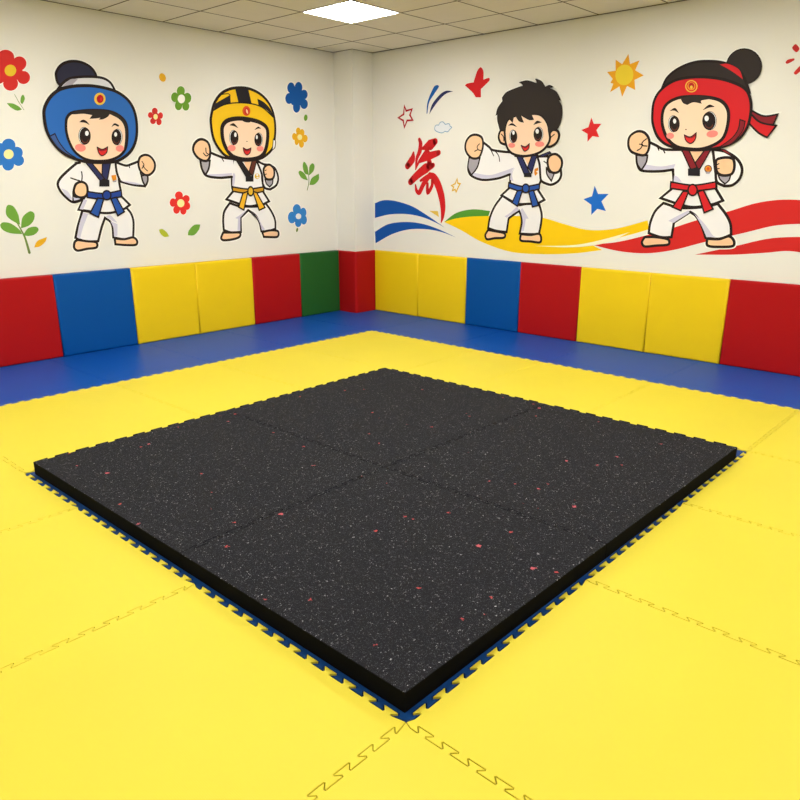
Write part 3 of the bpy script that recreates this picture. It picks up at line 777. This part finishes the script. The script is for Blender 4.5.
a.border()

# ---- flowers, leaves, stars and strokes
def flower(wall, frame, base, petals, col, centre, ccol, label, halo=1.4, stem=None, rest=None):
    a = Art(wall, 'painted_flower', base, label, group=None); a.frame(*frame)
    cx, cy, rx, ry = centre
    s = frame[2]
    a.layer = .2
    hp = [(ell(x, y, r+halo*s*.55, q+halo*s*.55), 'halo') for x, y, r, q in petals]
    a.part('white_border', hp); a.layer = 4
    a.part('petals', [(ell(x, y, r, q), col) for x, y, r, q in petals] + [(ell(*(rest or (cx, cy, rx*1.7, ry*1.7))), col)])
    if ccol: a.part('flower_centre', [(ell(cx, cy, rx, ry), ccol)])
    if stem: a.part('stem', [stem])
flower('L', (0, 40, 10.66), (10, 70), [(60, 185, 92, 82), (205, 250, 76, 76), (250, 400, 70, 70), (112, 465, 80, 76), (-25, 400, 80, 70), (-40, 260, 80, 80)], 'flowerred', (110, 325, 62, 62), 'yellowc',
       'large painted red flower with yellow middle at the upper left edge', rest=(110, 325, 130, 120))
flower('L', (0, 130, 6.4), (9, 154), [(55, 97, 44, 42), (108, 145, 38, 38), (118, 195, 36, 35), (52, 222, 38, 38), (-6, 190, 38, 38), (-2, 125, 40, 42)], 'flowerblue', (55, 155, 32, 31), 'cream',
       'painted blue flower with cream middle at the left edge, above a green sprig', rest=(55, 157, 62, 58))
fz = (140, 65, 11.43)
flower('L', fz, (181, 99), [(466, 298, 46, 56), (397, 368, 42, 55), (540, 377, 46, 60), (440, 465, 41, 52), (523, 472, 40, 50)], 'green', (472, 388, 42, 50), 'halo',
       'painted green flower with white middle, beside the striped yellow helmet', rest=(470, 390, 72, 75))
flower('L', fz, (155, 117), [(168, 526, 33, 38), (119, 572, 29, 34), (234, 578, 28, 38), (148, 640, 33, 36), (216, 650, 30, 39)], 'flowerred', (177, 592, 25, 32), 'cream',
       'small painted red flower right of the blue helmet', rest=(177, 592, 45, 48))
flower('L', (145, 180, 11.43), (180, 203), [(387, 177, 45, 47), (320, 258, 38, 49), (470, 215, 40, 43), (480, 296, 36, 46), (360, 340, 38, 46), (437, 350, 36, 46)], 'poppy', (408, 265, 42, 46), 'cream',
       'painted red flower with cream middle, low between the two helmeted children', rest=(405, 265, 75, 80))
fb = (275, 75, 10.0)
flower('L', fb, (297, 97), [(160, 128, 38, 54), (235, 124, 38, 55), (290, 195, 36, 48), (290, 290, 38, 50), (215, 322, 36, 55), (140, 235, 38, 55)], 'deepblue', (215, 220, 40, 50), None,
       'plain blue painted flower without a middle, high on the left wall near the column', rest=(215, 220, 78, 95))
flower('L', fb, (300, 137), [(232, 557, 23, 33), (270, 577, 24, 37), (300, 635, 26, 38), (264, 690, 25, 38), (216, 665, 21, 36), (192, 615, 22, 36)], 'amber', (247, 622, 24, 28), 'cream',
       'small painted yellow flower with cream middle, below the plain blue flower', rest=(247, 622, 45, 60))
flower('L', (275, 155, 9.41), (297, 217), [(205, 512, 38, 50), (265, 542, 30, 46), (270, 610, 30, 45), (218, 640, 30, 38), (158, 588, 37, 56)], 'skyblue', (220, 577, 26, 27), 'cloud',
       'painted blue flower with pale middle and a stub of stem, right of the yellow-belted child', rest=(215, 578, 55, 62), stem=(ell(207, 705, 9, 20, 10), 'stem'))

def sprig(frame, base, leaves, stem, label, col='leaf', w=(.6, 1, 1.4)):
    a = Art('L', 'painted_sprig', base, label); a.frame(*frame)
    a.part('stem', [('line', stem, 'stem', list(w))])
    for l in leaves: a.part('leaf', [(l, col, .35, 'green')])
sprig((0, 40, 10.66), (18, 102), ['75,675! 140,680 200,710 230,740! 180,750 120,720', '220,660 225,610 245,585 262,620 250,660 235,682!'], '155,580! 200,660 255,745!', 'small two-leaf green sprig painted under the large red flower', w=(.5, .6, .5))
sprig((0, 130, 6.4), (25, 240), ['38,515 50,482 85,490 115,540 127,605! 80,580 45,550', '135,628! 145,560 190,522 218,535 215,575 185,610', '2,610 20,592 70,600 125,640 140,665! 70,660 20,640', '150,672! 180,630 230,620 245,640 220,668 180,677'],
      '90,560! 130,630 160,690 188,785!', 'four-leaf green sprig painted at the left edge, beside the blue-helmeted child', w=(.8, 1.6, 2.6))
sprig((275, 155, 9.41), (308, 188), ['262,110 272,65 300,100 315,185! 280,170', '320,190! 325,110 350,80 370,100 360,150', '222,165 240,150 280,180 308,238! 250,215', '325,280! 345,220 410,178! 410,230 370,275'],
      '305,110! 316,190 318,260 303,330!', 'four-leaf green sprig painted near the column, above a blue flower', w=(.5, .9, .9))
def leaf(frame, base, pts, col, label):
    a = Art('L', 'painted_leaf', base, label); a.frame(*frame); a.layer = 1
    return a.part('blade', [(pts, col)])
leaf((0, 130, 6.4), (40, 246), '218,752! 240,710 300,685! 290,715 255,745', 'amber', 'single yellow leaf painted beside the blue-helmeted child\'s foot')
leaf(fz, (162, 78), ell(257, 143, 37, 51, -20), 'amber', 'small yellow oval petal painted high between the two helmeted children')
leaf((145, 180, 11.43), (164, 233), '160,568! 200,560 250,600 275,645! 220,650 175,610', 'paleleaf', 'yellow-green leaf painted low, right of the blue-helmeted child')
leaf((145, 180, 11.43), (194, 230), '490,632! 500,580 560,515 632,508! 615,570 560,630', 'leaf', 'green leaf painted low, left of the yellow-belted child')
leaf(fb, (306, 118), ell(307, 427, 18, 32, 5), 'green', 'tiny green oval leaf painted between the plain blue and yellow flowers')

f1 = (390, 60, 7.273); f2 = (570, 45, 4.444); f3 = (390, 125, 8.0)
def deco(name, base, frame, parts, label):
    a = Art('R', name, base, label); a.frame(*frame); a.layer = 6
    for nm, shapes in parts: a.part(nm, shapes)
deco('painted_star', (405, 116), f1, [('outline', [('105,335! 118,370! 160,358! 145,400! 165,437! 125,440! 105,490! 97,440! 62,420! 100,395!', None, 2.0, 'crimson')])], 'red outlined star painted beside the column')
deco('painted_swoosh', (430, 105), f1, [('stroke', [('266,390! 275,300 320,195 345,182 356,195 320,250 285,310 272,390!', 'deepblue')])], 'straighter left one of the two blue brush strokes above the small cloud')
deco('painted_swoosh', (438, 102), f1, [('stroke', [('285,397! 308,322 365,250 410,224 460,228! 405,247 352,298 306,362', 'navy')])], 'curved right one of the two blue brush strokes above the small cloud')
deco('painted_bird', (478, 82), f1, [('silhouette', [('610,155! 635,80 660,52 680,80 680,142! 720,130 725,148 690,185 662,212! 662,272! 625,272! 600,235 545,185! 560,172 610,162!', 'script', 1.0, 'halo'), ('610,155! 635,80 660,52 680,80 680,142! 720,130 725,148 690,185 662,212! 662,272! 625,272! 600,235 545,185! 560,172 610,162!', 'script')])], 'red bird-like shape painted left of the black-haired boy')
deco('painted_cloud', (443, 128), f1, [('outline', [('325,495 335,475 355,473! 365,455 385,450 403,468! 430,464 438,483! 450,490 435,505! 420,522 400,518! 380,530 350,524 330,512', 'cloud', .8, 'cloudline')])], 'small pale cloud painted above the red brush character')
sunp = '260,40! 267,85! 310,68! 290,112! 328,135! 287,155! 290,200! 254,182! 232,230! 220,184! 178,210! 193,172! 180,168! 190,150! 165,120! 203,114! 203,65! 232,85!'
deco('painted_sun', (624, 75), f2, [('rays', [(sunp, 'sun')]), ('disc', [(ell(242, 133, 40, 46, 10), 'sunc')])], 'yellow sun with pointed orange rays painted left of the red helmet')
deco('painted_star', (591, 129), f2, [('face', [('95,322! 106,350! 140,350! 118,378! 130,410! 100,405! 78,430! 78,395! 50,378! 82,365!', 'star')])], 'solid red star painted below the sun')
deco('painted_star', (596, 200), f2, [('face', [('110,625! 125,662! 172,662! 140,695! 160,738! 122,728! 95,755! 95,710! 60,685! 98,672!', 'starblue')])], 'solid blue star painted below the red star')
deco('painted_star', (456, 185), f3, [('outline', [('538,430! 542,465! 562,470! 548,495! 530,535! 522,515! 500,525! 510,495! 492,485! 522,470!', None, 1.5, 'ochre')])], 'small yellow outlined star painted right of the red brush character')
def L3(pts, ws): return ('line', pts, 'script', [w/5.25 for w in ws])
st_ = [L3('235,115 245,150 238,210 215,270 205,355', (18, 27, 28, 20, 6)), L3('188,222 178,275 140,328', (14, 42, 36)), L3('262,188 320,160 362,132', (16, 56, 34)),
       L3('205,355 235,290 290,210 310,180', (8, 16, 22, 20)), L3('235,300 310,252 390,222', (8, 42, 28)), L3('300,200 316,250 308,300', (16, 28, 20)), L3('165,455 220,400 290,345 345,322', (36, 42, 52, 26)),
       L3('205,480 213,525 235,540 270,470 320,400', (10, 20, 26, 28, 30)), L3('245,445 300,415 345,412 383,475 412,570 424,660 420,740 409,783', (14, 26, 38, 44, 42, 34, 20, 4)), L3('300,470 303,540 335,490 340,440', (18, 22, 20, 20)),
       L3('318,300 300,345', (30, 30))]
a = Art('R', 'painted_brush_character', (428, 222), 'red brush-written character with a long tail painted left of the black-haired boy'); a.frame(*f3)
a.layer = 4; a.part('brush_strokes', st_)
f7 = (750, 35, 12.3)
deco('painted_splash', (797, 62), f7, [('stroke', [('520,155 560,112 600,148 606,180 575,212 540,190', 'dots')]), ('stroke', [('438,335 470,302 545,288 542,312 460,355', 'dots')]), ('stroke', [('540,465 610,385 690,330 700,380 640,430 570,487', 'dots')])], 'burst of short red strokes painted at the upper right edge')

# ------------------------------------------------------------------ light and view
w = bpy.data.worlds.new('world'); sc.world = w; w.use_nodes = True
w.node_tree.nodes['Background'].inputs[0].default_value = (.9, .9, 1, 1)
w.node_tree.nodes['Background'].inputs[1].default_value = .02
vs = sc.view_settings
vs.view_transform = 'Standard'; vs.look = 'None'; vs.gamma = 1; vs.use_curve_mapping = False
vs.exposure = 0
